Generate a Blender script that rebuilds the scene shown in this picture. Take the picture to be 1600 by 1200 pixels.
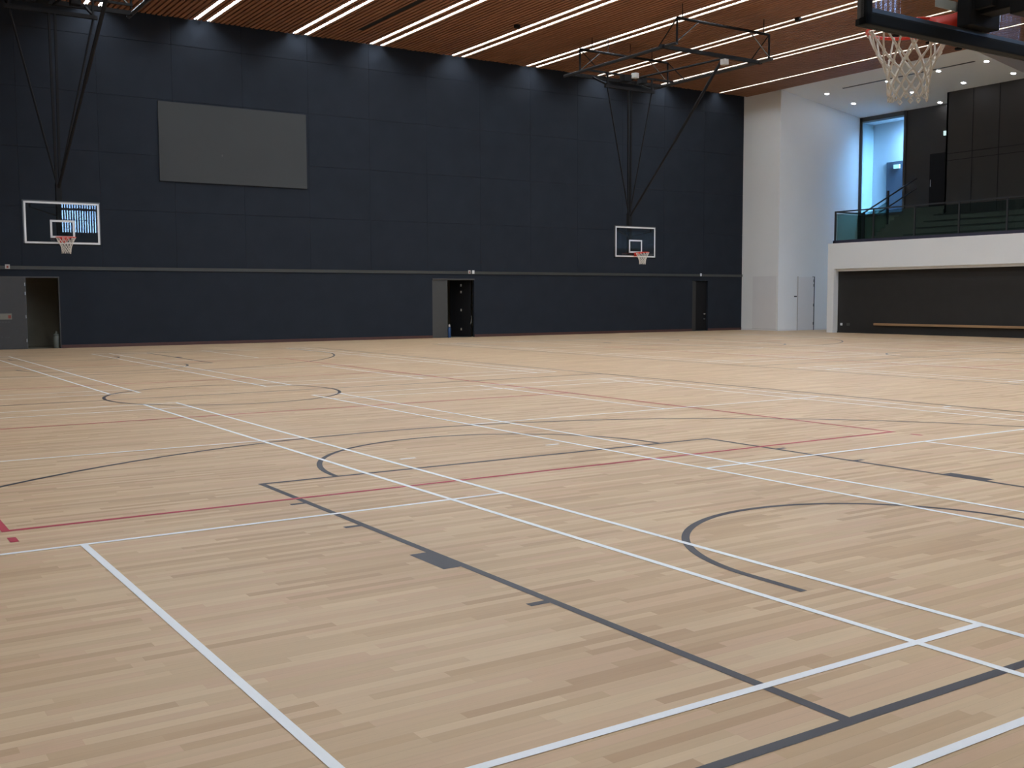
import bpy, bmesh, math, random
from mathutils import Vector, Matrix
random.seed(7)
for o in list(bpy.data.objects): bpy.data.objects.remove(o)
S = bpy.context.scene
C = S.collection
PI = math.pi

# ------------------------------------------------------------------ camera
# metres; x along the basketball end line, y up the court, origin where the end line meets the key axis
cam_d = bpy.data.cameras.new('camera')
cam = bpy.data.objects.new('camera', cam_d); C.objects.link(cam)
R_ = Vector((0.83565231, -0.54924479, -0.00392081))
U_ = Vector((0.04718499, 0.06467429, 0.99679025))
F_ = Vector((0.54722828, 0.83315508, -0.07996133))
m = Matrix((R_, U_, -F_)).transposed().to_4x4()
m.translation = Vector((-5.3977, -2.4082, 1.4764))
cam.matrix_world = m
cam_d.sensor_width = 36.0
cam_d.lens = 36.0 * 1670.3 / 1600.0
cam_d.clip_start = 0.05; cam_d.clip_end = 300
S.camera = cam

# ------------------------------------------------------------------ world, exposure
W = bpy.data.worlds.new('world'); S.world = W; W.use_nodes = True
W.node_tree.nodes['Background'].inputs[0].default_value = (0.55, 0.72, 1, 1)
W.node_tree.nodes['Background'].inputs[1].default_value = 0.5
S.view_settings.view_transform = 'Standard'
S.view_settings.look = 'None'
S.view_settings.exposure = 0.46
S.view_settings.gamma = 1.0
S.view_settings.use_curve_mapping = False
TUBE = 36.0        # fluorescent tubes
DAY = 14.0          # daylight in the rear window
CORR_GLOW = 230.0         # hidden glowing panel added to brighten the corridor behind the balcony
DOWN = 55.0        # downlights in the white soffit

# ------------------------------------------------------------------ materials
def mat(name, col, rough=0.6, metal=0.0, spec=0.5, noise=0.0, nscale=8.0, emit=None, estr=0, bump=0.0, stretch=None):
    M = bpy.data.materials.new(name); M.use_nodes = True
    nt = M.node_tree; b = nt.nodes['Principled BSDF']
    b.inputs['Base Color'].default_value = (*col, 1)
    b.inputs['Roughness'].default_value = rough
    b.inputs['Metallic'].default_value = metal
    b.inputs['Specular IOR Level'].default_value = spec
    if emit:
        b.inputs['Emission Color'].default_value = (*emit, 1)
        b.inputs['Emission Strength'].default_value = estr
    if noise or bump:
        tc = nt.nodes.new('ShaderNodeTexCoord')
        mp = nt.nodes.new('ShaderNodeMapping')
        if stretch: mp.inputs['Scale'].default_value = stretch
        nz = nt.nodes.new('ShaderNodeTexNoise'); nz.inputs['Scale'].default_value = nscale
        nz.inputs['Detail'].default_value = 4
        nt.links.new(tc.outputs['Object'], mp.inputs[0]); nt.links.new(mp.outputs[0], nz.inputs['Vector'])
        if noise:
            mr = nt.nodes.new('ShaderNodeMapRange')
            mr.inputs['To Min'].default_value = 1 - noise; mr.inputs['To Max'].default_value = 1 + noise
            nt.links.new(nz.outputs['Fac'], mr.inputs['Value'])
            vm = nt.nodes.new('ShaderNodeVectorMath'); vm.operation = 'SCALE'
            vm.inputs[0].default_value = col
            nt.links.new(mr.outputs[0], vm.inputs['Scale']); nt.links.new(vm.outputs[0], b.inputs['Base Color'])
        if bump:
            bp = nt.nodes.new('ShaderNodeBump'); bp.inputs['Strength'].default_value = bump; bp.inputs['Distance'].default_value = 0.01
            nt.links.new(nz.outputs['Fac'], bp.inputs['Height']); nt.links.new(bp.outputs[0], b.inputs['Normal'])
    return M

def N(nt, t, **kw):
    n = nt.nodes.new(t)
    for k, v in kw.items(): setattr(n, k, v)
    return n
def mth(nt, op, a, b=None, c=None):
    n = nt.nodes.new('ShaderNodeMath'); n.operation = op
    for i, v in enumerate((a, b, c)):
        if v is None: continue
        if isinstance(v, (int, float)): n.inputs[i].default_value = v
        else: nt.links.new(v, n.inputs[i])
    return n.outputs[0]

def floor_material():
    M = bpy.data.materials.new('maple_strip_floor'); M.use_nodes = True
    nt = M.node_tree; b = nt.nodes['Principled BSDF']; L = nt.links
    tc = N(nt, 'ShaderNodeTexCoord'); sp = N(nt, 'ShaderNodeSeparateXYZ'); L.new(tc.outputs['Object'], sp.inputs[0])
    x, y = sp.outputs[0], sp.outputs[1]
    row = mth(nt, 'FLOOR', mth(nt, 'DIVIDE', y, 0.057))
    w1 = N(nt, 'ShaderNodeTexWhiteNoise', noise_dimensions='1D'); L.new(row, w1.inputs['W'])
    r1 = w1.outputs['Value']
    ln = mth(nt, 'MULTIPLY_ADD', r1, 0.55, 0.55)
    u = mth(nt, 'ADD', mth(nt, 'DIVIDE', x, ln), mth(nt, 'MULTIPLY', r1, 37.0))
    cell = mth(nt, 'FLOOR', u)
    cb = N(nt, 'ShaderNodeCombineXYZ'); L.new(row, cb.inputs[0]); L.new(cell, cb.inputs[1])
    w2 = N(nt, 'ShaderNodeTexWhiteNoise', noise_dimensions='2D'); L.new(cb.outputs[0], w2.inputs['Vector'])
    cr = N(nt, 'ShaderNodeValToRGB'); e = cr.color_ramp.elements
    e[0].position = 0; e[0].color = (*FLOOR_COLS[0], 1); e[1].position = 1; e[1].color = (*FLOOR_COLS[-1], 1)
    for i, c in enumerate(FLOOR_COLS[1:-1]):
        k = cr.color_ramp.elements.new((i + 1) / (len(FLOOR_COLS) - 1)); k.color = (*c, 1)
    L.new(w2.outputs['Value'], cr.inputs[0])
    # grain along the strip and broad drift between batches of boards
    mp = N(nt, 'ShaderNodeMapping'); mp.inputs['Scale'].default_value = (1.2, 22, 1); L.new(tc.outputs['Object'], mp.inputs[0])
    nz = N(nt, 'ShaderNodeTexNoise'); nz.inputs['Scale'].default_value = 2.2; nz.inputs['Detail'].default_value = 4; L.new(mp.outputs[0], nz.inputs['Vector'])
    mp2 = N(nt, 'ShaderNodeMapping'); mp2.inputs['Scale'].default_value = (0.5, 1.6, 1); L.new(tc.outputs['Object'], mp2.inputs[0])
    nz2 = N(nt, 'ShaderNodeTexNoise'); nz2.inputs['Scale'].default_value = 1.0; nz2.inputs['Detail'].default_value = 2; L.new(mp2.outputs[0], nz2.inputs['Vector'])
    g = mth(nt, 'ADD', mth(nt, 'MULTIPLY', nz.outputs['Fac'], 0.16), mth(nt, 'MULTIPLY', nz2.outputs['Fac'], 0.14))
    g = mth(nt, 'ADD', g, 0.85)
    fy = mth(nt, 'FRACT', mth(nt, 'DIVIDE', y, 0.057))
    gap = mth(nt, 'MULTIPLY_ADD', mth(nt, 'LESS_THAN', fy, 0.03), -0.14, 1.0)
    g = mth(nt, 'MULTIPLY', g, gap)
    vm = N(nt, 'ShaderNodeVectorMath', operation='SCALE'); L.new(cr.outputs[0], vm.inputs[0]); L.new(g, vm.inputs['Scale'])
    L.new(vm.outputs[0], b.inputs['Base Color'])
    b.inputs['Roughness'].default_value = 0.45
    b.inputs['Specular IOR Level'].default_value = 0.26
    return M
FLOOR_COLS = [(0.479, 0.312, 0.175), (0.541, 0.371, 0.212), (0.571, 0.406, 0.239), (0.586, 0.391, 0.244), (0.612, 0.446, 0.271), (0.643, 0.475, 0.294)]

def glass_mat(name, tint=(0.9, 0.95, 0.95), ior=1.5, rough=0.0, extra=0.0):
    M = bpy.data.materials.new(name); M.use_nodes = True
    nt = M.node_tree; nt.nodes.remove(nt.nodes['Principled BSDF'])
    out = nt.nodes['Material Output']
    tr = N(nt, 'ShaderNodeBsdfTransparent'); tr.inputs[0].default_value = (*tint, 1)
    gl = N(nt, 'ShaderNodeBsdfGlossy'); gl.inputs['Roughness'].default_value = rough
    lw = N(nt, 'ShaderNodeLayerWeight'); lw.inputs[0].default_value = 0.5
    ad = mth(nt, 'MULTIPLY_ADD', mth(nt, 'POWER', lw.outputs['Facing'], 5.0), 0.9, 0.043+extra)
    mx = N(nt, 'ShaderNodeMixShader')
    nt.links.new(ad, mx.inputs[0]); nt.links.new(tr.outputs[0], mx.inputs[1]); nt.links.new(gl.outputs[0], mx.inputs[2])
    nt.links.new(mx.outputs[0], out.inputs[0])
    return M

M = dict(
    floor=floor_material(),
    line_black=mat('charcoal_court_paint', (0.042, 0.042, 0.052), 0.42, spec=0.3, noise=0.1, nscale=3),
    line_white=mat('white_court_paint', (0.86, 0.89, 0.90), 0.42, spec=0.3, noise=0.03, nscale=3),
    line_red=mat('red_court_paint', (0.46, 0.040, 0.068), 0.42, spec=0.25, noise=0.08, nscale=3),
    wood=mat('cedar_ceiling_slats', (0.33, 0.150, 0.078), 0.6, noise=0.30, nscale=1.5, stretch=(6, 0.5, 1)),
    black=mat('matt_black_void', (0.008, 0.008, 0.008), 0.9, noise=0.1),
    blue=mat('navy_acoustic_panel', (0.0162, 0.0212, 0.0300), 0.85, spec=0.25, noise=0.22, nscale=1.6, bump=0.05),
    white=mat('white_plaster', (0.83, 0.845, 0.83), 0.8, noise=0.025, nscale=1.2),
    white2=mat('grey_white_door_paint', (0.76, 0.76, 0.755), 0.6, noise=0.03, nscale=2),
    fascia=mat('white_fascia_paint', (0.79, 0.81, 0.80), 0.7, noise=0.02, nscale=1.2),
    ledge=mat('grey_wall_ledge', (0.062, 0.067, 0.062), 0.5, noise=0.1),
    skirt=mat('red_brown_skirting', (0.07, 0.028, 0.022), 0.5, noise=0.2),
    screen=mat('grey_projection_panel', (0.043, 0.047, 0.047), 0.8, noise=0.05, nscale=1.0),
    dark=mat('charcoal_panel', (0.026, 0.024, 0.021), 0.55, noise=0.15, nscale=1.5),
    dark2=mat('dark_brown_wall', (0.24, 0.215, 0.155), 0.7, noise=0.15, nscale=2),
    lowblack=mat('black_lower_wall', (0.017, 0.0165, 0.0155), 0.7, noise=0.2, nscale=3),
    doorgrey=mat('charcoal_door', (0.050, 0.050, 0.048), 0.5, noise=0.1),
    greyleaf=mat('grey_door_leaf', (0.055, 0.056, 0.053), 0.5, noise=0.08),
    steelblack=mat('black_painted_steel', (0.007, 0.007, 0.008), 0.7, spec=0.25, noise=0.1),
    steelgrey=mat('grey_steel', (0.13, 0.135, 0.135), 0.45, metal=0.8, noise=0.08),
    chrome=mat('brushed_hardware', (0.45, 0.45, 0.42), 0.3, metal=0.9, noise=0.05),
    pad=mat('black_rubber_padding', (0.005, 0.007, 0.008), 0.7, spec=0.2, noise=0.15, nscale=20),
    orange=mat('orange_red_rim_paint', (0.75, 0.035, 0.012), 0.35, noise=0.06, nscale=20),
    net=mat('off_white_nylon_cord', (0.72, 0.68, 0.60), 0.8, noise=0.12, nscale=60),
    boardwhite=mat('white_board_stripe', (0.72, 0.73, 0.72), 0.5, noise=0.03),
    boardglass=glass_mat('backboard_glass', (0.94, 0.96, 0.95), 1.5, 0.0, 0.0),
    glass=glass_mat('balustrade_glass', (0.66, 0.76, 0.73), 1.5, 0.0, 0.0),
    winglass=glass_mat('window_glass', (0.72, 0.86, 0.96), 1.5, 0.0, 0.0),
    rail=mat('dark_grey_rail', (0.028, 0.030, 0.033), 0.5, metal=0.2, noise=0.05),
    channel=mat('dark_blue_grey_channel', (0.03, 0.03, 0.055), 0.5, noise=0.05),
    carpet=mat('dark_grey_green_carpet', (0.10, 0.105, 0.088), 0.9, noise=0.3, nscale=30),
    olive=mat('olive_grey_wall', (0.17, 0.18, 0.14), 0.8, noise=0.08),
    oak=mat('light_oak_rail', (0.36, 0.22, 0.11), 0.5, noise=0.2, nscale=4, stretch=(1, 0.3, 6)),
    tube=mat('fluorescent_tube', (0.9, 0.9, 0.9), 0.5, emit=(0.82, 0.90, 1.0), estr=TUBE, noise=0.0),
    liner=mat('light_trough_liner', (0.085, 0.062, 0.032), 0.6, noise=0.05),
    day=mat('daylit_pane', (0.5, 0.6, 0.8), 0.5, emit=(0.33, 0.58, 1.0), estr=DAY),
    corr_glow=mat('corridor_glow_panel', (0.5, 0.6, 0.8), 0.5, emit=(0.42, 0.68, 1.0), estr=CORR_GLOW),  # glow of the added corridor panel, stands in for daylight
    lamp=mat('downlight_lens', (0.9, 0.9, 0.9), 0.5, emit=(0.88, 0.90, 1.0), estr=DOWN),
    signglow=mat('exit_sign_face', (0.6, 0.8, 0.75), 0.5, emit=(0.6, 0.85, 0.85), estr=0.7),
    corr=mat('corridor_white_wall', (0.75, 0.76, 0.77), 0.8, noise=0.02),
    corrend_shaded=mat('shaded_corridor_wall', (0.26, 0.31, 0.31), 0.8, noise=0.02),  # corridor white darkened to teal grey, shade put into the colour
    corrdoor=mat('slate_blue_door', (0.06, 0.08, 0.11), 0.6, noise=0.1),
    paper=mat('cream_notice', (0.22, 0.21, 0.17), 0.7, noise=0.06, nscale=14),
    rednote=mat('red_notice_square', (0.26, 0.06, 0.04), 0.7, noise=0.1),
    offwhite=mat('off_white_plastic', (0.5, 0.48, 0.45), 0.5, noise=0.04),
    bin=mat('grey_green_bin', (0.16, 0.18, 0.16), 0.45, noise=0.1),
    bluething=mat('blue_plastic', (0.012, 0.05, 0.14), 0.45, noise=0.1),
)

# ------------------------------------------------------------------ mesh helpers
class MB:
    def __init__(s): s.bm = bmesh.new()
    def box(s, a, b, bev=0.0):
        x0, y0, z0 = a; x1, y1, z1 = b
        co = [(x0,y0,z0),(x1,y0,z0),(x1,y1,z0),(x0,y1,z0),(x0,y0,z1),(x1,y0,z1),(x1,y1,z1),(x0,y1,z1)]
        return s.hexa(co, bev)
    def hexa(s, co, bev=0.0):
        v = [s.bm.verts.new(c) for c in co]
        f = [s.bm.faces.new([v[i] for i in q]) for q in ((3,2,1,0),(4,5,6,7),(0,1,5,4),(1,2,6,5),(2,3,7,6),(3,0,4,7))]
        if bev:
            es = {e for g in f for e in g.edges}
            bmesh.ops.bevel(s.bm, geom=list(es), offset=bev, segments=2, affect='EDGES', profile=0.7)
        return s
    def bar(s, p, q, w, h=None, up=(0,0,1)):
        p, q = Vector(p), Vector(q); d = (q - p).normalized(); h = h or w
        up = Vector(up)
        if abs(d.dot(up)) > 0.99: up = Vector((0,1,0))
        a = d.cross(up).normalized() * w / 2; b = a.cross(d).normalized() * h / 2
        co = [p-a-b, p+a-b, q+a-b, q-a-b, p-a+b, p+a+b, q+a+b, q-a+b]
        return s.hexa(co)
    def tube(s, pts, r, n=8, closed=False, cap=True):
        pts = [Vector(p) for p in pts]; m_ = len(pts); rings = []
        ref = None
        for i, p in enumerate(pts):
            if closed: d = (pts[(i+1) % m_] - pts[i-1]).normalized()
            else: d = (pts[min(i+1, m_-1)] - pts[max(i-1, 0)]).normalized()
            if ref is None:
                ref = Vector((0,0,1)) if abs(d.z) < 0.9 else Vector((1,0,0))
            a = ref - d * ref.dot(d)
            if a.length < 1e-4: a = Vector((1,0,0)) - d * d.x
            a.normalize(); ref = a; b = d.cross(a)
            rr = r[i] if isinstance(r, (list, tuple)) else r
            rings.append([s.bm.verts.new(p + (a*math.cos(2*PI*k/n) + b*math.sin(2*PI*k/n))*rr) for k in range(n)])
        for i in range(m_ if closed else m_-1):
            A, B = rings[i], rings[(i+1) % m_]
            for k in range(n):
                s.bm.faces.new((A[k], A[(k+1) % n], B[(k+1) % n], B[k]))
        if cap and not closed:
            s.bm.faces.new(rings[0][::-1]); s.bm.faces.new(rings[-1])
        return s
    def lathe(s, prof, c=(0,0,0), n=20):
        rings = [[s.bm.verts.new((c[0]+r*math.cos(2*PI*k/n), c[1]+r*math.sin(2*PI*k/n), c[2]+z)) for k in range(n)] for r, z in prof]
        for A, B in zip(rings, rings[1:]):
            for k in range(n): s.bm.faces.new((A[k], A[(k+1) % n], B[(k+1) % n], B[k]))
        s.bm.faces.new(rings[0][::-1]); s.bm.faces.new(rings[-1])
        return s
    def poly(s, pts):
        s.bm.faces.new([s.bm.verts.new(p) for p in pts]); return s
    def prism(s, pts, z0, z1):
        a = [s.bm.verts.new((x, y, z0)) for x, y in pts]; b = [s.bm.verts.new((x, y, z1)) for x, y in pts]
        n = len(pts); s.bm.faces.new(a[::-1]); s.bm.faces.new(b)
        for i in range(n): s.bm.faces.new((a[i], a[(i+1) % n], b[(i+1) % n], b[i]))
        return s
    def build(s, name, material, parent=None, smooth=False, loc=None):
        bmesh.ops.recalc_face_normals(s.bm, faces=s.bm.faces)
        me = bpy.data.meshes.new(name); s.bm.to_mesh(me); s.bm.free()
        if smooth:
            for f in me.polygons: f.use_smooth = True
        me.materials.append(M[material])
        o = bpy.data.objects.new(name, me); C.objects.link(o)
        if loc: o.location = loc
        if parent: o.parent = parent
        return o
def struct(o): o['kind'] = 'structure'; return o
def tag(o, label, cat, group=None, kind=None):
    o['label'] = label; o['category'] = cat
    if group: o['group'] = group
    if kind: o['kind'] = kind
    return o
def thing(name, loc, label, cat, group=None, rz=0):
    o = bpy.data.objects.new(name, None); C.objects.link(o); o.location = loc; o.rotation_euler = (0, 0, rz)
    o.empty_display_size = 0.2
    return tag(o, label, cat, group)
def copy_tree(o, parent=None):
    c = o.copy(); C.objects.link(c)
    if parent: c.parent = parent
    for ch in list(o.children): copy_tree(ch, c)
    return c

# ------------------------------------------------------------------ dimensions of the hall
H = 10.4; YW = 32.65; XR = 30.15; XL = -11.5; YB = -8.0
XG = 35.4           # back of the balcony bay
YS = 30.46          # wall of the slot beside the balcony
YE = 27.75          # end of the balcony

# ------------------------------------------------------------------ floor
fl = struct(MB().poly([(XL, YB, 0), (XG+0.2, YB, 0), (XG+0.2, YW+0.01, 0), (XL, YW+0.01, 0)]).build('floor', 'floor'))

def zz_(mb, z):      # successive coats of paint lie a hair above each other
    mb.coat = getattr(mb, 'coat', 0)+1
    return z + mb.coat*6e-6
def strip(mb, p, q, w, z):
    z = zz_(mb, z)
    p, q = Vector((*p, z)), Vector((*q, z)); d = (q-p).normalized(); a = Vector((-d.y, d.x, 0))*w/2
    mb.poly([p-a, q-a, q+a, p+a])
def arc(mb, c, r, a0, a1, w, z, n=96):
    z = zz_(mb, z)
    ro, ri = r, r-w
    for i in range(n):
        t, u = a0+(a1-a0)*i/n, a0+(a1-a0)*(i+1)/n
        mb.poly([(c[0]+ri*math.cos(t), c[1]+ri*math.sin(t), z), (c[0]+ro*math.cos(t), c[1]+ro*math.sin(t), z),
                 (c[0]+ro*math.cos(u), c[1]+ro*math.sin(u), z), (c[0]+ri*math.cos(u), c[1]+ri*math.sin(u), z)])
def rectm(mb, x0, y0, x1, y1, z):
    z = zz_(mb, z); mb.poly([(x0,y0,z),(x1,y0,z),(x1,y1,z),(x0,y1,z)])

def basketball(ox, name):
    mb = MB(); z = 0.0012; w = 0.05
    def half(f, s):      # f maps (x,y) of the near half to the wanted half; s: +1/-1
        def rr(x0, y0, x1, y1):
            a = f(x0, y0); b = f(x1, y1)
            rectm(mb, min(a[0],b[0]), min(a[1],b[1]), max(a[0],b[0]), max(a[1],b[1]), z)
        rr(-7.5, -0.05, 7.5, 0.0)                      # end line
        for sx in (-1, 1):
            rr(sx*2.45, 0, sx*2.40, 5.80)              # lane
            for y0, y1 in ((1.75, 1.80), (2.60, 3.00), (3.87, 3.92), (4.80, 4.85)):
                rr(sx*2.45, y0, sx*2.56, y1)
            rr(sx*6.60, 0, sx*6.55, 2.99)
        rr(-2.45, 5.75, 2.45, 5.80)                    # free-throw line
        c = f(0, 5.775); a0 = 0 if s > 0 else PI
        arc(mb, c, 1.80, a0, a0+PI, w, z)
        c = f(0, 1.575)
        arc(mb, c, 1.30, a0, a0+PI, w, z)
        for sx in (-1, 1): rr(sx*1.30, 1.2, sx*1.25, 1.575)
        th = math.acos(6.60/6.75)
        arc(mb, c, 6.75, a0+th, a0+PI-th, w, z, 140)
    half(lambda x, y: (ox+x, y), 1)
    half(lambda x, y: (ox+x, 28-y), -1)
    for sx in (-1, 1): rectm(mb, ox+sx*7.5-0.025, -0.05, ox+sx*7.5+0.025, 28.05, z)
    rectm(mb, ox-7.5, 13.975, ox+7.5, 14.025, z)
    arc(mb, (ox, 14), 1.80, 0, 2*PI, w, z)
    o = mb.build(name, 'line_black', fl)
    return o
def volleyball(ox):
    mb = MB(); z = 0.0017; w = 0.05
    x0, x1, y0, y1 = ox-4.43, ox+4.5, 5.0, 23.0
    rectm(mb, x0, y0, x1, y0+w, z); rectm(mb, x0, y1-w, x1, y1, z)
    rectm(mb, x0, y0, x0+w, y1, z); rectm(mb, x1-w, y0, x1, y1, z)
    for y in (11.0, 17.0): rectm(mb, x0, y-0.025, x1, y+0.025, z)
    for x in (x0, x1-w):
        rectm(mb, x, y0-0.35, x+w, y0-0.20, z); rectm(mb, x, y1+0.20, x+w, y1+0.35, z)
    return mb.build('volleyball_lines', 'line_red', fl)
def badminton(ox, dx, dy=0):
    mb = MB(); z = 0.0022; w = 0.042
    X0, X1 = ox+dx, ox+dx+6.10
    for Y0 in (-0.38, 14.98):
        Y1 = Y0+13.40
        rectm(mb, X0, Y0, X1, Y0+w, z); rectm(mb, X0, Y1-w, X1, Y1, z)
        for y in (Y0+0.74, Y1-0.74-w, Y0+4.70, Y1-4.70-w): rectm(mb, X0, y, X1, y+w, z)
        for x in (X0, X0+0.46, X1-0.46-w, X1-w): rectm(mb, x, Y0, x+w, Y1, z)
        xc = (X0+X1)/2
        rectm(mb, xc-w/2, Y0, xc+w/2, Y0+4.70, z); rectm(mb, xc-w/2, Y1-4.70, xc+w/2, Y1, z)
        for sx in (X0-0.28, X1+0.12): rectm(mb, sx, Y0+6.68, sx+0.16, Y0+6.68+w, z)
    return mb.build('badminton_lines', 'line_white', fl)
for ox in (0.0, 19.0):
    basketball(ox, 'basketball_lines'); volleyball(ox)
    badminton(ox, -7.12); badminton(ox, 1.02)

# ------------------------------------------------------------------ slatted ceiling
lights = []
for a in (-4.60, -1.25, 2.05, 5.40, 8.74, 11.59, 14.92, 18.25, 21.64, 24.98):
    lights += [a, a+0.42]
lights.append(28.42)
SW = 0.13           # light slot width
YC = 32.47          # slat ends stop short of the wall
mb = MB()
edges = [XL] + [e for x in lights for e in (x-SW/2, x+SW/2)] + [XR-0.02]
for i in range(0, len(edges), 2):
    a, b = edges[i], edges[i+1]; n = max(1, round((b-a+0.05)/0.163)); pitch = (b-a+0.062)/n; w = pitch-0.062
    for k in range(n):
        x = a+k*pitch
        y1 = YC + random.uniform(-0.03, 0.05)
        if abs(x+w/2-10.42) < 0.12:                    # the black slot diffuser interrupts this slat
            mb.box((x, YB, H), (x+w, 14.0, H+0.07)); mb.box((x, 30.8, H), (x+w, y1, H+0.07)); continue
        mb.box((x, YB, H), (x+w, y1, H+0.07))
for k in range(33):
    x = XR+0.03+k*0.163
    mb.box((x, YB, H), (x+0.111, 21.43, H+0.07))
struct(mb.build('ceiling', 'wood'))
mb = MB()
mb.poly([(XL, YB, H+0.42), (XL, YW+0.3, H+0.42), (XG+0.6, YW+0.3, H+0.42), (XG+0.6, YB, H+0.42)])
# dark backing between the slats, leaving the light slots open
for i in range(0, len(edges), 2):
    a, b = edges[i], edges[i+1]
    mb.poly([(a, YB, H+0.09), (b, YB, H+0.09), (b, YC, H+0.09), (a, YC, H+0.09)])
mb.poly([(XR-0.02, YB, H+0.09), (XG+0.6, YB, H+0.09), (XG+0.6, 21.43, H+0.09), (XR-0.02, 21.43, H+0.09)])
struct(mb.build('ceiling_void', 'black'))

# light lines: one continuous recessed run each, tube after tube
pitch_t = 1.235
ords = ['first','second','third','fourth','fifth','sixth','seventh','eighth','ninth','tenth','eleventh','twelfth']
tube_me = None
for i, x in enumerate(lights):
    pi = i//2
    from_right = 10-pi
    if i == len(lights)-1: lab = 'single fluorescent strip recessed in the slatted ceiling nearest the white side wall'
    else:
        lab = '%s line of the %s pair of fluorescent strips counted from the white side wall' % (('left','right')[i % 2], ords[from_right-1])
    t = thing('strip_light', (x, 0, H), lab, 'ceiling light', 'fluorescent strips in the slatted ceiling')
    b = MB()
    h = SW/2
    b.box((-h, YB, 0.085), (h, YC, 0.105))
    b.box((-h+0.001, YB, 0.001), (-h+0.005, YC, 0.10)); b.box((h-0.005, YB, 0.001), (h-0.001, YC, 0.10))
    b.build('trough', 'liner', t)
    y = YC-0.02
    k = 0
    if x < 1: y -= pitch_t*(7 if x > -3 else 9)      # the far ends of these lines are switched off
    while y-pitch_t > YB:
        if tube_me is None:
            o = MB().tube([(0, -1.155, 0), (0, 0, 0)], 0.026, 8).build('tube', 'tube', t); tube_me = o.data
        else:
            o = bpy.data.objects.new('tube', tube_me); C.objects.link(o); o.parent = t
        o.location = (0, y, 0.047)
        y -= pitch_t; k += 1

# black slot diffuser, small ceiling fittings
o = MB().box((10.32, 14.0, H-0.004), (10.52, 30.8, H+0.03)).build('slot_diffuser', 'black')
tag(o, 'long black slot diffuser let into the timber ceiling between two light lines', 'air vent')
for x, y, lab in ((14.46, 27.44, 'small black sensor under the timber ceiling between the light lines'), (21.58, 21.87, 'small black sensor under the timber ceiling beside the ceiling hoop frame')):
    b = MB().lathe([(0.09, 0), (0.11, 0.03), (0.11, 0.10)], (x, y, H-0.10), 16).build('ceiling_sensor', 'steelblack', smooth=False)
    tag(b, lab, 'sensor')
for x in (26.11, 28.0, 29.68, 31.4, 33.28):
    b = MB().lathe([(0.10, 0), (0.13, 0.02), (0.13, 0.07)], (x, 21.62, H-0.07), 16).build('ceiling_speaker', 'steelblack')
    tag(b, 'small black fitting near the timber ceiling edge, %s' % {26.11:'leftmost, behind the near net', 28.0:'second from the left', 29.68:'third, beside the corner of the soffit', 31.4:'fourth, right of the soffit corner', 33.28:'rightmost of the row'}[x], 'ceiling fitting', 'row of black ceiling fittings')

# ------------------------------------------------------------------ far (navy) wall with its three doorways
D = [(-1.45, 1.07, 2.17), (14.09, 15.92, 2.21), (27.13, 28.07, 2.21)]
T = 0.12
b = MB()
b.box((XL, YW+0.03, 2.5), (XR+0.2, YW+T, H+0.42))
cols = [XL] + [XL+2.31*k for k in range(1, 19) if XL+2.31*k < XR-1] + [XR]
zs = [2.50, 4.28, 6.05, 7.83, 9.58, H+0.42]
g = 0.006
for i in range(len(cols)-1):
    for j in range(len(zs)-1):
        b.box((cols[i]+0.0025, YW, zs[j]+g*0.7), (cols[i+1]-0.0025, YW+0.03, zs[j+1]-g*0.7))
cuts = [XL] + [v for d in D for v in d[:2]] + [XR]
for i in range(0, len(cuts), 2):
    b.box((cuts[i], YW, 0), (cuts[i+1], YW+T, 2.5))
for x0, x1, z in D: b.box((x0, YW, z), (x1, YW+T, 2.5))
struct(b.build('wall_far', 'blue'))
b = MB()
b.box((XL, YW-0.035, 2.40), (XR, YW+0.01, 2.50)); b.box((XL, YW-0.055, 2.475), (XR, YW+0.01, 2.50))
struct(b.build('trim_1', 'ledge'))
b = MB()
for i in range(0, len(cuts), 2): b.box((cuts[i], YW-0.018, 0), (cuts[i+1], YW+0.01, 0.10))
struct(b.build('baseboard_far', 'skirt'))
# rooms behind the doorways
b = MB()
for x0, x1, dp in ((-1.6, 1.6, 1.9), (13.9, 16.4, 1.6), (26.9, 28.4, 0.6)):
    y0, y1, z1 = YW+T, YW+T+dp, 2.6
    b.box((x0-0.1, y1, 0), (x1+0.1, y1+0.1, z1)); b.box((x0-0.1, y0, 0), (x0, y1, z1)); b.box((x1, y0, 0), (x1+0.1, y1, z1))
    b.box((x0-0.1, y0, z1), (x1+0.1, y1+0.1, z1+0.1)); b.box((x0-0.1, YW, -0.1), (x1+0.1, y1+0.1, -0.003))
struct(b.build('wall_storeroom', 'dark2'))

def hinge_set(parent, pts, w=0.025, h=0.12):
    for p in pts: MB().box((p[0]-w, p[1]-0.02, p[2]-h/2), (p[0]+w, p[1], p[2]+h/2), 0.004).build('hinge', 'chrome', parent)
# door 1: left leaf closed with notices, right leaf open
d1 = struct(MB().box((-1.43, YW-0.03, 0.01), (0.12, YW+0.02, 2.15), 0.004).build('door_1', 'doorgrey'))
hinge_set(d1, [(0.09, YW-0.03, 1.95), (0.09, YW-0.03, 1.68), (0.09, YW-0.03, 0.98), (0.09, YW-0.03, 0.26)], 0.013, 0.10)
b = MB()
b.box((-1.45, YW-0.03, 2.15), (1.07, YW+0.03, 2.19)); b.box((1.04, YW-0.01, 0), (1.07, YW+T, 2.17))
struct(b.build('trim_2', 'doorgrey'))
n1 = MB().box((-0.95, YW-0.036, 0.90), (-0.30, YW-0.031, 1.08)).build('door_notice', 'paper', d1)
MB().box((-0.40, YW-0.039, 0.935), (-0.325, YW-0.037, 1.03)).build('red_square', 'rednote', n1)
b = MB()
for k in range(7): b.box((-0.92+k*0.085, YW-0.035, 0.80), (-0.86+k*0.085, YW-0.031, 0.845))
b.build('lettering', 'ledge', d1)
b = MB()
for k in range(3): b.box((-0.60+k*0.09, YW-0.035, 0.35), (-0.565+k*0.09, YW-0.031, 0.38))
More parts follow.
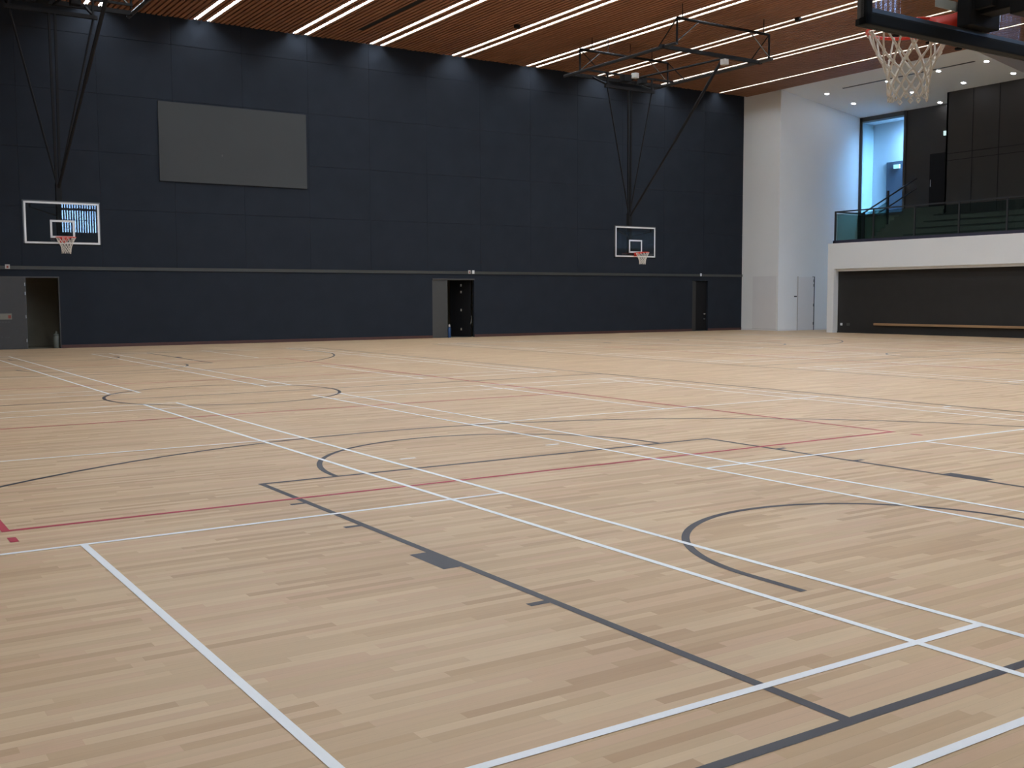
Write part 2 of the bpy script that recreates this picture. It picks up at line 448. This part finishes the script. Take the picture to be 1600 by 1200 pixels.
b.build('floor_stop_screws', 'ledge', d1)
bn = thing('waste_bin', (0.97, YW+0.18, 0), 'small grey green bin standing in the dark open doorway at the left', 'bin')
MB().lathe([(0.075, 0), (0.095, 0.03), (0.10, 0.36), (0.092, 0.38)], (0, 0, 0), 20).build('bin_body', 'bin', bn, True)
MB().lathe([(0.10, 0.38), (0.085, 0.43), (0.03, 0.455), (0.03, 0.52)], (0, 0, 0), 20).build('lid', 'bin', bn, True)

# door 2: grey left leaf closed, dark right leaf swung into the room
d2 = struct(MB().box((14.09, YW+0.0, 0.01), (14.74, YW+0.05, 2.17), 0.004).build('door_2', 'greyleaf'))
l2 = MB().hexa([(15.42, YW+0.98, 0.01), (15.82, YW+0.14, 0.01), (15.87, YW+0.16, 0.01), (15.47, YW+1.0, 0.01),
                (15.42, YW+0.98, 2.17), (15.82, YW+0.14, 2.17), (15.87, YW+0.16, 2.17), (15.47, YW+1.0, 2.17)]).build('open_leaf', 'steelblack', d2)
hinge_set(l2, [(15.62, YW+0.5, 1.98), (15.62, YW+0.5, 1.72), (15.62, YW+0.5, 1.03), (15.62, YW+0.5, 0.30)], 0.03, 0.09)
MB().tube([(15.80, YW+0.10, 0.50), (15.80, YW+0.06, 0.52), (15.83, YW+0.06, 0.78), (15.83, YW+0.10, 0.80)], 0.012, 8).build('pull_handle', 'chrome', l2)
struct(MB().box((14.09, YW-0.03, 2.17), (15.92, YW+0.03, 2.225)).build('trim_3', 'doorgrey'))
bt = thing('spray_bottle', (14.80, YW-0.02, 0), 'small blue bottle with a white top standing in the middle doorway', 'bottle')
MB().lathe([(0.055, 0), (0.06, 0.03), (0.06, 0.34), (0.035, 0.40)], (0, 0, 0), 16).build('bottle_body', 'bluething', bt, True)
MB().lathe([(0.03, 0.40), (0.035, 0.42), (0.032, 0.48), (0.018, 0.50)], (0, 0, 0), 16).build('cap', 'offwhite', bt, True)

# door 3: dark leaf set back in its reveal
d3 = struct(MB().box((27.33, YW+0.10, 0.01), (28.07, YW+0.15, 2.18), 0.004).build('door_3', 'steelblack'))
MB().box((27.13, YW+0.02, 0.0), (27.36, YW+0.14, 2.2)).build('door_frame', 'dark', d3)
MB().lathe([(0.035, 0), (0.05, 0.03), (0.035, 0.06)], (27.93, YW+0.07, 0.72), 12).build('door_knob', 'chrome', d3)
MB().lathe([(0.03, 0), (0.045, 0.03), (0.03, 0.06)], (27.93, YW+0.07, 0.50), 12).build('lock_cylinder', 'ledge', d3)

# signs above the doors, the large grey panel
def wallbox(name, x, z, w, h, m_, lab, cat, inner=None):
    o = MB().box((x-w/2, YW-0.075, z-h/2), (x+w/2, YW-0.056, z+h/2), 0.003).build(name, m_)
    tag(o, lab, cat)
    if inner: MB().box((x-w*0.22, YW-0.078, z-h*0.32), (x+w*0.22, YW-0.075, z+h*0.2)).build('emblem', inner, o)
    return o
wallbox('wall_sign', -0.37, 2.475, 0.13, 0.13, 'offwhite', 'tiny white and red sign on the ledge above the left door', 'sign', 'rednote')
wallbox('wall_sign', 15.67, 2.475, 0.10, 0.13, 'offwhite', 'tiny white sign with dark red mark on the ledge above the middle door', 'sign', 'rednote')
wallbox('switch_box', 15.84, 2.475, 0.10, 0.13, 'boardwhite', 'tiny plain white box on the ledge above the middle door, right of the red one', 'box')
wallbox('switch_box', 27.57, 2.475, 0.09, 0.12, 'boardwhite', 'tiny white box on the ledge above the far right doorway', 'box')
sc = MB().box((4.19, YW-0.06, 5.26), (9.18, YW-0.002, 7.77), 0.006).build('screen_panel', 'screen')
tag(sc, 'large blank grey rectangular panel high on the navy wall', 'screen')
MB().box((6.21, YW-0.066, 6.16), (6.25, YW-0.060, 6.22)).build('centre_mark', 'ledge', sc)

# ------------------------------------------------------------------ right side: white walls, slot, balcony bay
SL = 0.145
zsof = lambda x: H - SL*(x-XR)
b = MB()
b.box((XR, YS, 0), (XR+0.3, YW+T, H+0.4))                       # strip beside the navy wall
b.box((XR+0.3, YS, 0), (XG+3.5, YS+0.2, H+0.4))                 # wall facing the camera inside the slot
struct(b.build('wall_right', 'white'))
b = MB()
b.box((XR-0.012, YS+0.0, 0), (XR, YW, 0.07)); b.box((XR, YS-0.012, 0), (31.35, YS, 0.07)); b.box((32.47, YS-0.012, 0), (XG, YS, 0.07))
struct(b.build('baseboard_right', 'white2'))
# flush door in the strip
d4 = struct(MB().box((XR-0.006, YS+0.10, 0.08), (XR+0.01, 31.97, 2.40)).build('door_4', 'white2'))
MB().box((XR-0.008, YS+0.10, 0.04), (XR, 31.97, 0.075)).build('gap_shadow_strip', 'dark', d4)  # dark strip standing in for the shadow below the flush door
# white door in the slot, opened a little
d5 = struct(MB().hexa([(31.40, YS-0.02, 0.01), (32.33, YS-0.10, 0.01), (32.34, YS-0.05, 0.01), (31.40, YS+0.03, 0.01),
                       (31.40, YS-0.02, 2.37), (32.33, YS-0.10, 2.37), (32.34, YS-0.05, 2.37), (31.40, YS+0.03, 2.37)]).build('door_5', 'white2'))
MB().box((32.34, YS-0.04, 0.0), (32.46, YS+0.0, 2.39)).build('dark_gap', 'doorgrey', d5)
MB().box((31.37, YS-0.03, 0.0), (31.40, YS+0.0, 2.39)).build('frame_edge', 'offwhite', d5)
for z in (2.2, 2.0, 1.12, 0.3): MB().box((32.30, YS-0.115, z-0.06), (32.345, YS-0.10, z+0.06)).build('hinge', 'ledge', d5)
o = MB().box((31.17, YS-0.03, 1.48), (31.32, YS, 1.53), 0.004).build('card_reader', 'steelblack')
tag(o, 'tiny black card reader on the white wall left of the white door', 'card reader')

# sloping white soffit over the bay
b = MB()
z0, z1 = zsof(XR), zsof(XG+0.1)
b.hexa([(XR, 21.45, z0), (XG+0.1, 21.45, z1), (XG+0.1, YS+0.02, z1), (XR, YS+0.02, z0),
        (XR, 21.45, H+0.3), (XG+0.1, 21.45, H+0.3), (XG+0.1, YS+0.02, H+0.3), (XR, YS+0.02, H+0.3)])
struct(b.build('ceiling_soffit', 'white'))
o = MB().hexa([(31.36, 20.0+2.1, zsof(31.36)-0.012), (31.44, 22.1, zsof(31.44)-0.012), (31.44, 28.2, zsof(31.44)-0.012), (31.36, 28.2, zsof(31.36)-0.012),
               (31.36, 22.1, zsof(31.36)+0.01), (31.44, 22.1, zsof(31.44)+0.01), (31.44, 28.2, zsof(31.44)+0.01), (31.36, 28.2, zsof(31.36)+0.01)]).build('slot_diffuser', 'doorgrey')
tag(o, 'thin dark slot running along the white soffit beside the downlights', 'air vent')
first = None
names = {31.6: 'row nearest the timber ceiling', 33.33: 'middle row', 35.08: 'row nearest the dark wall'}
dl = [(31.6, 29.2), (31.6, 26.1), (31.6, 23.78), (31.6, 21.75), (33.33, 29.2), (33.33, 26.2), (33.33, 23.85), (33.33, 21.75), (35.08, 26.12), (35.08, 29.3)]
place = {0: 'furthest', 1: 'second', 2: 'third', 3: 'nearest'}
cnt = {}
for x, y in dl[:9]:
    k = cnt.get(x, 0); cnt[x] = k+1
    lab = 'round downlight in the white soffit, %s, %s from the far end' % (names[x], ('first', 'second', 'third', 'fourth')[k])
    if x == 35.08: lab = 'round downlight in the white soffit close above the corner of the dark wall'
    if first is None:
        t = thing('downlight', (x, y, zsof(x)), lab, 'ceiling light', 'downlights in the white soffit')
        MB().lathe([(0.085, -0.02), (0.10, -0.022), (0.10, 0.02)], (0, 0, 0), 20).build('bezel', 'offwhite', t)
        MB().lathe([(0.05, -0.032), (0.082, -0.026), (0.082, -0.01)], (0, 0, 0), 20).build('lens', 'lamp', t, False)
        t.rotation_euler = (0, math.atan(SL), 0); first = t
    else:
        t = copy_tree(first); t.location = (x, y, zsof(x)); t['label'] = lab

# balcony front and the black wall under it
b = MB()
b.box((XR, YB, 2.63), (XR+0.35, YE, 3.68)); b.box((XR, 27.42, 0), (XR+0.35, YE, 2.63))
b.box((XR+0.35, YB, 3.45), (XG, YE, 3.68))
struct(b.build('wall_balcony', 'fascia'))
struct(MB().box((XR+0.28, YB, 0), (XR+0.34, 27.42, 2.63)).build('wall_under_balcony', 'lowblack'))
struct(MB().box((XR+0.10, YB, 2.53), (XR+0.28, 27.42, 2.63)).build('trim_5', 'white'))
struct(MB().box((XR+0.26, YB, 0), (XR+0.29, 27.42, 0.06)).build('baseboard_balcony', 'lowblack'))
o = MB().box((XR+0.19, YB+0.2, 0.335), (XR+0.28, 25.55, 0.42), 0.008).build('wooden_rail', 'oak')
tag(o, 'long thin pale wooden rail low on the black wall under the balcony', 'rail')
o = MB().box((XR+0.262, 27.16, 0.30), (XR+0.28, 27.26, 0.40), 0.003).build('socket_plate', 'boardwhite')
tag(o, 'small white socket low on the black wall at its left end', 'socket')
o = MB().box((XR+0.262, 26.78, 0.30), (XR+0.28, 26.94, 0.40), 0.003).build('socket_plate', 'ledge')
tag(o, 'small grey socket low on the black wall right of the white one', 'socket')

# balustrade along the balcony edge, returned at its end
bl = thing('glass_balustrade', (XR+0.12, 27.5, 3.68), 'glass balustrade with dark grey posts and top rail along the white balcony edge', 'balustrade')
def loc(o, p):    # child modelled in world coordinates
    o.matrix_parent_inverse = Matrix.Translation(p).inverted(); return o
P_ = Vector((XR+0.12, 27.5, 3.68))
b = MB().box((XR+0.06, YB+0.1, 3.681), (XR+0.18, 27.56, 3.80)); b.box((XR+0.06, 27.44, 3.681), (XR+1.9, 27.56, 3.78))
loc(b.build('base_channel', 'channel', bl), P_)
loc(MB().bar((XR+0.12, YB+0.1, 4.97), (XR+0.12, 27.52, 4.97), 0.055, 0.05).build('top_rail', 'rail', bl), P_)
loc(MB().bar((XR+0.12, 27.5, 4.97), (XR+1.95, 27.5, 4.97), 0.05, 0.05).build('return_rail', 'rail', bl), P_)
y = 27.5
while y > YB+1:
    loc(MB().box((XR+0.10, y-0.03, 3.70), (XR+0.15, y+0.03, 4.95)).build('post', 'rail', bl), P_)
    loc(MB().box((XR+0.115, y-1.86, 3.80), (XR+0.127, y-0.04, 4.88)).build('glass_panel', 'glass', bl), P_)
    y -= 1.9
loc(MB().box((XR+0.25, 27.494, 3.80), (XR+1.85, 27.506, 4.88)).build('glass_panel', 'glass', bl), P_)
loc(MB().box((XR+1.87, 27.46, 3.68), (XR+1.94, 27.54, 4.97)).build('post', 'rail', bl), P_)

# bleachers and the stair beside them
b = MB()
xs = [31.55, 32.2, 32.85, 33.5, 34.10]
for i in range(4): b.box((xs[i], YB+0.05, 3.681), (34.09, 25.15, 3.68+0.29*(i+1)-0.0))
o = b.build('bleacher_steps', 'carpet')
b = MB()
for i in range(4): b.box((xs[i]-0.02, YB+0.05, 3.68+0.29*(i+1)-0.05), (xs[i]+0.0, 25.15, 3.68+0.29*(i+1)+0.003))
b.build('nosing', 'dark', o); tag(o, 'dark carpeted bleacher steps rising behind the glass balustrade', 'bleachers')
b = MB()
n = 9
for i in range(n):
    x0 = 32.0+i*0.3; b.box((x0, 25.15, 3.681), (XG-0.005, 27.30, 3.68+0.175*(i+1)))
o = b.build('staircase', 'carpet'); tag(o, 'dark stair climbing to the door at the back of the balcony', 'stairs')
st = thing('stair_handrail', (32.0, 27.38, 3.68), 'sloping dark double handrail of the balcony stair in front of the bright window', 'handrail')
Q_ = Vector((32.0, 27.38, 3.68))
loc(MB().bar((31.85, 27.38, 4.98), (35.35, 27.38, 6.62), 0.05).build('rail', 'rail', st), Q_)
loc(MB().bar((32.75, 27.38, 4.98), (35.35, 27.38, 6.18), 0.04).build('rail', 'rail', st), Q_)
loc(MB().bar((31.85, 27.38, 3.70), (31.85, 27.38, 4.98), 0.09).build('post', 'rail', st), Q_)
loc(MB().bar((33.45, 27.38, 4.2), (33.45, 27.38, 6.0), 0.07).build('post', 'rail', st), Q_)
loc(MB().hexa([(31.95, 27.36, 3.70), (33.42, 27.36, 4.4), (33.42, 27.38, 4.4), (31.95, 27.38, 3.70),
               (31.95, 27.36, 4.85), (33.42, 27.36, 5.55), (33.42, 27.38, 5.55), (31.95, 27.38, 4.85)]).build('glass_panel', 'glass', st), Q_)

# dark back walls of the bay
b = MB()
zt = lambda x: zsof(x)+0.05
b.box((34.10, YB, 3.6), (34.2, 25.10, 10.42)); b.box((34.10, 25.02, 3.6), (XG, 25.10, zt(34.1)))
struct(b.build('wall_bay_panels', 'dark'))
b = MB()
for y in (23.9, 22.75, 21.6, 20.45): b.box((34.093, y-0.015, 4.85), (34.102, y+0.015, 9.85))
for z in (7.33, 7.05): b.box((34.093, 15, z-0.012), (34.102, 25.10, z+0.012))
struct(b.build('trim_4', 'black'))
b = MB()
b.box((XG, 25.02, 3.6), (XG+0.1, 28.08, zt(XG)))                 # dark wall right of the window
b.box((XG, 28.08, 9.50), (XG+0.1, YS, zt(XG)))
struct(b.build('wall_bay_back', 'dark'))
struct(MB().box((XG, 28.08, 3.6), (XG+0.1, YS, 5.22)).build('wall_under_window', 'olive'))
b = MB()
b.box((XG-0.06, YS-0.14, 3.7), (XG, YS-0.005, 9.66)); b.box((XG-0.06, 28.02, 9.46), (XG, YS-0.01, 9.64)); b.box((XG-0.06, 27.98, 5.2), (XG, 28.09, 9.64)); b.box((XG-0.06, 28.0, 5.12), (XG, YS-0.01, 5.24))
w3 = struct(b.build('window_1', 'doorgrey'))
MB().box((XG+0.03, 28.08, 5.24), (XG+0.04, YS-0.1, 9.46)).build('pane', 'winglass', w3)
d6 = struct(MB().box((XG-0.03, 25.85, 5.28), (XG, 26.75, 7.6)).build('door_6', 'steelblack'))
MB().bar((XG-0.08, 26.65, 6.2), (XG-0.08, 26.65, 6.5), 0.03).build('door_handle', 'chrome', d6)
o = MB().box((XG-0.06, 25.99, 8.31), (XG, 26.10, 8.50), 0.01).build('emergency_lamp', 'signglow')
tag(o, 'tiny glowing emergency lamp on the dark wall left of the panelled wall', 'emergency light')
# corridor beyond the window
b = MB()
XC = 36.25
b.box((XC, 22, 3.6), (XC+0.1, YS+0.2, 9.9))
b.box((XG+0.1, 27.95, 9.40), (XC, YS, 9.5)); b.box((XG+0.1, 22, 3.6), (XC, YS, 3.7)); b.box((XG+0.1, 22, 3.6), (XC, 22.1, 9.9))
struct(b.build('wall_corridor', 'corr'))
struct(MB().box((XG+0.1, YS-0.06, 3.6), (XC, YS-0.002, 9.9)).build('wall_corridor_end', 'corrend_shaded'))  # end wall painted darker so it reads as shaded
struct(MB().box((XG+0.12, 22.2, 9.7), (XC, 27.9, 9.74)).build('added_glow_panel', 'corr_glow'))  # glowing panel added out of view to light the corridor
d7 = struct(MB().box((XC-0.05, 26.6, 3.7), (XC, 29.60, 7.60)).build('door_7', 'corrdoor'))
o = MB().box((XC-0.12, 28.86, 7.27), (XC-0.06, 29.18, 7.45), 0.01).build('exit_sign', 'signglow')
tag(o, 'small pale lit exit sign above the slate door beyond the tall window', 'exit sign')

# ------------------------------------------------------------------ walls behind and beside the camera
RW = (6.62, 15.4, 5.26, 8.4)        # rear window
b = MB()
b.box((XL, YB-0.1, 0), (RW[0], YB, H+0.42)); b.box((RW[1], YB-0.1, 0), (XG+0.5, YB, H+0.42))
b.box((RW[0], YB-0.1, 0), (RW[1], YB, RW[2])); b.box((RW[0], YB-0.1, RW[3]), (RW[1], YB, H+0.42))
struct(b.build('wall_rear', 'blue'))
struct(MB().box((XL-0.1, YB, 0), (XL, YW+T, H+0.42)).build('wall_left', 'fascia'))
b = MB()
x = RW[0]
while x < RW[1]:
    b.box((x, YB-0.06, RW[2]), (x+0.068, YB-0.02, RW[3])); x += 0.134
b.box((RW[0], YB-0.06, 6.47), (RW[1], YB-0.01, 6.60)); b.box((RW[0], YB-0.06, 5.93), (RW[1], YB-0.04, 5.96))
w1 = struct(b.build('window_3', 'channel'))
MB().box((RW[0], YB-0.12, RW[2]), (RW[1], YB-0.10, RW[3])).build('pane', 'day', w1)

# ------------------------------------------------------------------ basketball hoops
def net_mesh(r0=0.222, zt=0.0, L=0.365, cord=0.0055, n=12, jit=0.006):
    mb = MB()
    rad = [r0, 0.172, 0.142, 0.122, 0.112, 0.108, 0.104]
    zz = [0, -0.12, -0.18, -0.23, -0.275, -0.32, -L]
    rnd = random.Random(3)
    nodes = []
    for j, (r, z) in enumerate(zip(rad, zz)):
        rg = []
        for k in range(n):
            a = 2*PI*(k+(0.5 if j % 2 else 0))/n
            q = 0 if j == 0 else jit
            rg.append(Vector((r*math.cos(a)+rnd.uniform(-q, q), r*math.sin(a)+rnd.uniform(-q, q), z+rnd.uniform(-q, q))))
        nodes.append(rg)
    def cordp(p, q, cc):
        mid = (p+q)/2; h = Vector((mid.x, mid.y, 0)); h = h.normalized()*0.006 if h.length > 0 else h
        mb.tube([p, p.lerp(q, 0.3)+h*0.8, p.lerp(q, 0.7)+h*0.8, q], cc, 6)
    for j in range(len(nodes)-1):
        for k in range(n):
            p = nodes[j][k]
            for kk in ((k, k-1) if j % 2 == 0 else (k, k+1)):
                cordp(p, nodes[j+1][kk % n], cord)
    for j in range(1, len(nodes)-1):                 # knots
        for k in range(n):
            p = nodes[j][k]
            mb.tube([p+Vector((0,0,0.011)), p+Vector((0,0,0.004)), p-Vector((0,0,0.004)), p-Vector((0,0,0.011))], [cord*0.9, cord*1.7, cord*1.7, cord*0.9], 6)
    for k in range(n):                               # loops round the ring and little tails below
        p = nodes[0][k]; a = 2*PI*k/n; d = Vector((math.cos(a), math.sin(a), 0)); u = Vector((0,0,1))
        mb.tube([p+(d*math.cos(t)+u*math.sin(t))*0.013 for t in [2*PI*i/8 for i in range(8)]], 0.004, 5, closed=True)
        p = nodes[-1][k]; e = Vector((-math.sin(a), math.cos(a), 0))
        q = 0.012
        mb.tube([p, p+e*q-u*0.014, p-u*0.030, p-e*q-u*0.014], cord*0.95, 5, closed=True)
    return mb

def hoop(lab):
    # local frame: board face in the plane y=0 looking to +y, ring centre 0.375 in front, z = height above the floor
    t = thing('basketball_hoop', (0, 0, 0), lab, 'basketball hoop', 'ceiling hung basketball hoops')
    bd = MB().box((-0.89, -0.014, 2.91), (0.89, 0, 3.94)).build('backboard', 'boardglass', t)
    b = MB()
    z0, z1, w = 2.90, 3.95, 0.045
    y0, y1 = 0.0005, 0.0035
    b.box((-0.9, y0, z0), (0.9, y1, z0+w)); b.box((-0.9, y0, z1-w), (0.9, y1, z1)); b.box((-0.9, y0, z0), (-0.9+w, y1, z1)); b.box((0.9-w, y0, z0), (0.9, y1, z1))
    b.build('border_stripe', 'boardwhite', bd)
    b = MB(); w = 0.05
    b.box((-0.295, y0, 3.05), (0.295, y1, 3.05+w)); b.box((-0.295, y0, 3.50-w), (0.295, y1, 3.50)); b.box((-0.295, y0, 3.05), (-0.295+w, y1, 3.50)); b.box((0.295-w, y0, 3.05), (0.295, y1, 3.50))
    b.build('target_square', 'boardwhite', bd)
    b = MB()
    b.box((-0.93, -0.045, 3.955), (0.93, -0.005, 3.98)); b.box((-0.925, -0.045, 2.90), (-0.902, -0.005, 3.96)); b.box((0.902, -0.045, 2.90), (0.925, -0.005, 3.96)); b.box((-0.90, -0.04, 2.93), (0.90, -0.018, 2.955))
    b.build('board_frame', 'steelgrey', t)
    b = MB()
    b.box((-0.925, -0.06, 2.865), (0.925, -0.015, 2.93), 0.012); b.box((-0.925, -0.02, 2.865), (0.925, 0.006, 2.898), 0.004)
    b.box((-0.925, -0.06, 2.865), (-0.875, -0.015, 3.25), 0.012); b.box((0.875, -0.06, 2.865), (0.925, -0.015, 3.25), 0.012)
    b.build('edge_padding', 'pad', t)
    # ring and its bracket
    rz = 3.05
    r = MB().tube([(0.2325*math.cos(a), 0.375+0.2325*math.sin(a), rz) for a in [2*PI*i/48 for i in range(48)]], 0.0095, 10, closed=True)
    r.box((-0.075, 0.004, rz-0.12), (0.075, 0.016, rz+0.01)); r.hexa([(-0.075, 0.01, rz-0.006), (0.075, 0.01, rz-0.006), (0.06, 0.155, rz-0.006), (-0.06, 0.155, rz-0.006), (-0.075, 0.01, rz+0.006), (0.075, 0.01, rz+0.006), (0.06, 0.155, rz+0.006), (-0.06, 0.155, rz+0.006)])
    for s in (-1, 1): r.hexa([(s*0.07, 0.01, rz-0.11), (s*0.078, 0.01, rz-0.11), (s*0.12, 0.19, rz-0.02), (s*0.11, 0.19, rz-0.02), (s*0.07, 0.01, rz), (s*0.078, 0.01, rz), (s*0.12, 0.19, rz+0.004), (s*0.11, 0.19, rz+0.004)])
    r.tube([(0.19*math.cos(a), 0.375+0.19*math.sin(a)*0.0-0.155, rz-0.03) for a in (0.9, 2.24)], 0.007, 8)
    rim = r.build('rim', 'orange', t, True)
    nt_ = net_mesh(); nn = nt_.build('net', 'net', rim, True); nn.location = (0, 0.375, rz-0.012)
    # mount behind the board
    b = MB()
    b.box((-0.13, -0.10, 2.96), (0.13, -0.016, 3.22), 0.01); b.box((-0.06, -0.30, 3.02), (0.06, -0.10, 3.14), 0.01)
    b.box((-0.10, -0.20, 3.04), (-0.06, -0.09, 3.20), 0.01)
    b.build('mount_plate', 'steelblack', t)
    b = MB()
    for s in (-1, 1):
        b.bar((s*0.75, -0.06, 3.80), (0, -0.36, 3.62), 0.03); b.bar((s*0.75, -0.06, 3.80), (s*0.75, -0.04, 3.90), 0.04)
    b.build('board_strut', 'steelblack', t)
    MB().box((-0.07, -0.42, 2.98), (0.07, -0.28, 4.45), 0.01).build('mast_foot', 'steelblack', t)
    # hanging mast: two tubes, V braces and long diagonal
    b = MB(); 
    for s in (-1, 1): b.bar((s*0.04, -0.35, 4.3), (s*0.075, -0.35, 8.75), 0.055)
    b.build('mast', 'steelblack', t)
    for s in (-1, 1): MB().tube([(s*0.04, -0.35, 4.5), (s*1.0, -0.35, 8.72)], 0.026, 8).build('side_brace', 'steelblack', t)
    MB().bar((-1.1, -0.35, 8.75), (1.1, -0.35, 8.75), 0.09, 0.10).build('crossbar', 'steelblack', t)
    b = MB().tube([(0, -0.30, 4.35), (-0.33, 1.60, 6.7)], 0.038, 8); b.tube([(-0.33, 1.60, 6.7), (-0.68, 3.42, 9.08)], 0.050, 8)
    b.build('diagonal_brace', 'steelblack', t)
    return t
def frame(lab):
    # steel frame under the ceiling that carries the hoop (same local frame as the hoop)
    t = thing('ceiling_frame', (0, 0, 0), lab, 'steel frame', 'steel frames hung under the slatted ceiling')
    z = 9.2; zu = 9.95; xa, xb = -2.2, 1.92; yf, yr, ye = 3.62, -1.6, 4.2
    for x in (xb, xa): MB().tube([(x, yr, z), (x, ye, z)], 0.055, 8).build('side_rail', 'steelgrey' if x < 0 else 'rail', t)
    MB().bar((xa-0.1, yf, z), (xb+0.15, yf, z), 0.10, 0.11).build('front_beam', 'steelblack', t)
    MB().bar((xa, -1.2, z), (xb, -1.2, z), 0.10, 0.12).build('rear_beam', 'steelblack', t)
    MB().tube([(-0.65, yf, 9.15), (-0.2, -1.2, 9.15)], 0.035, 8).build('centre_rail', 'steelblack', t)
    for y in (4.2, -0.7):
        MB().tube([(xa+0.2, y, zu), (xb, y, zu)], 0.045, 8).build('upper_pipe', 'steelblack', t)
        for x in (xa+0.15, xb):
            MB().tube([(x, y, z), (x, y, zu)], 0.032, 8).build('hanger', 'steelblack', t)
            sx = 1 if x < 0 else -1
            MB().tube([(x, y, z+0.05), (x+sx*0.9, y, zu)], 0.02, 6).build('cross_brace', 'steelgrey', t)
            MB().tube([(x, y, zu), (x, y+(-0.9 if y > 0 else 0.9), z)], 0.02, 6).build('cross_brace', 'steelblack', t)
    for x in (-1.3, -0.3, 0.7, 1.4):
        MB().tube([(x, -0.7, zu), (x, -0.7, H+0.08)], 0.014, 6).build('drop_rod', 'steelblack', t)
    for x in (-1.8, 1.7):
        MB().tube([(x, 4.2, zu), (x, 4.2, H+0.08)], 0.014, 6).build('drop_rod', 'steelblack', t)
    MB().box((-0.80, yf-0.16, 8.95), (-0.60, yf+0.04, 9.14), 0.03).build('winch_motor', 'offwhite', t)
    MB().box((-0.25, -0.35, 9.12), (-0.05, -0.15, 9.30), 0.02).build('pulley_box', 'offwhite', t)
    b = MB(); b.box((0.05, -0.5, 8.98), (0.35, -0.2, 9.2), 0.02); b.box((-0.7, -0.5, 9.0), (-0.45, -0.25, 9.16), 0.02)
    b.build('pulley_block', 'steelblack', t)
    # hinge brackets between rear beam and hoop crossbar
    b = MB()
    for x in (-1.0, 1.0): b.bar((x, -0.35, 8.80), (x, -1.2, 9.2), 0.06); b.bar((x, -0.35, 8.80), (x, -0.35, 9.2), 0.05)
    b.bar((-2.0, -0.35, 9.2), (1.9, -0.35, 9.2), 0.06)
    b.build('hinge_bracket', 'steelblack', t)
    return t
h1 = hoop('far left basketball hoop, blue slats reflected in its glass backboard')
f1 = frame('black steel frame under the ceiling above the left far hoop, mostly cut off by the picture edge')
h1.location = (0.12, 26.8, 0.0); h1.rotation_euler = (0, 0, PI)
f1.location = (0.12, 26.8, 0.0); f1.rotation_euler = (0, 0, PI)
h2 = copy_tree(h1); h2.location = (19.0, 26.8, 0); h2['label'] = 'far right basketball hoop with glass backboard hanging before the navy wall'
f2 = copy_tree(f1); f2.location = (19.0, 26.8, 0); f2['label'] = 'black and grey steel pipe frame under the timber ceiling above the right far hoop'
h3 = copy_tree(h1); h3.location = (-0.045, 1.2, -0.045); h3.rotation_euler = (0, 0, 0); h3['label'] = 'nearest basketball hoop seen from behind at the upper right corner, white net hanging'
f3 = copy_tree(f1); f3.location = (-0.045, 1.2, 0.0); f3.rotation_euler = (0, 0, 0); f3['label'] = 'steel frame overhead that carries the nearest hoop'
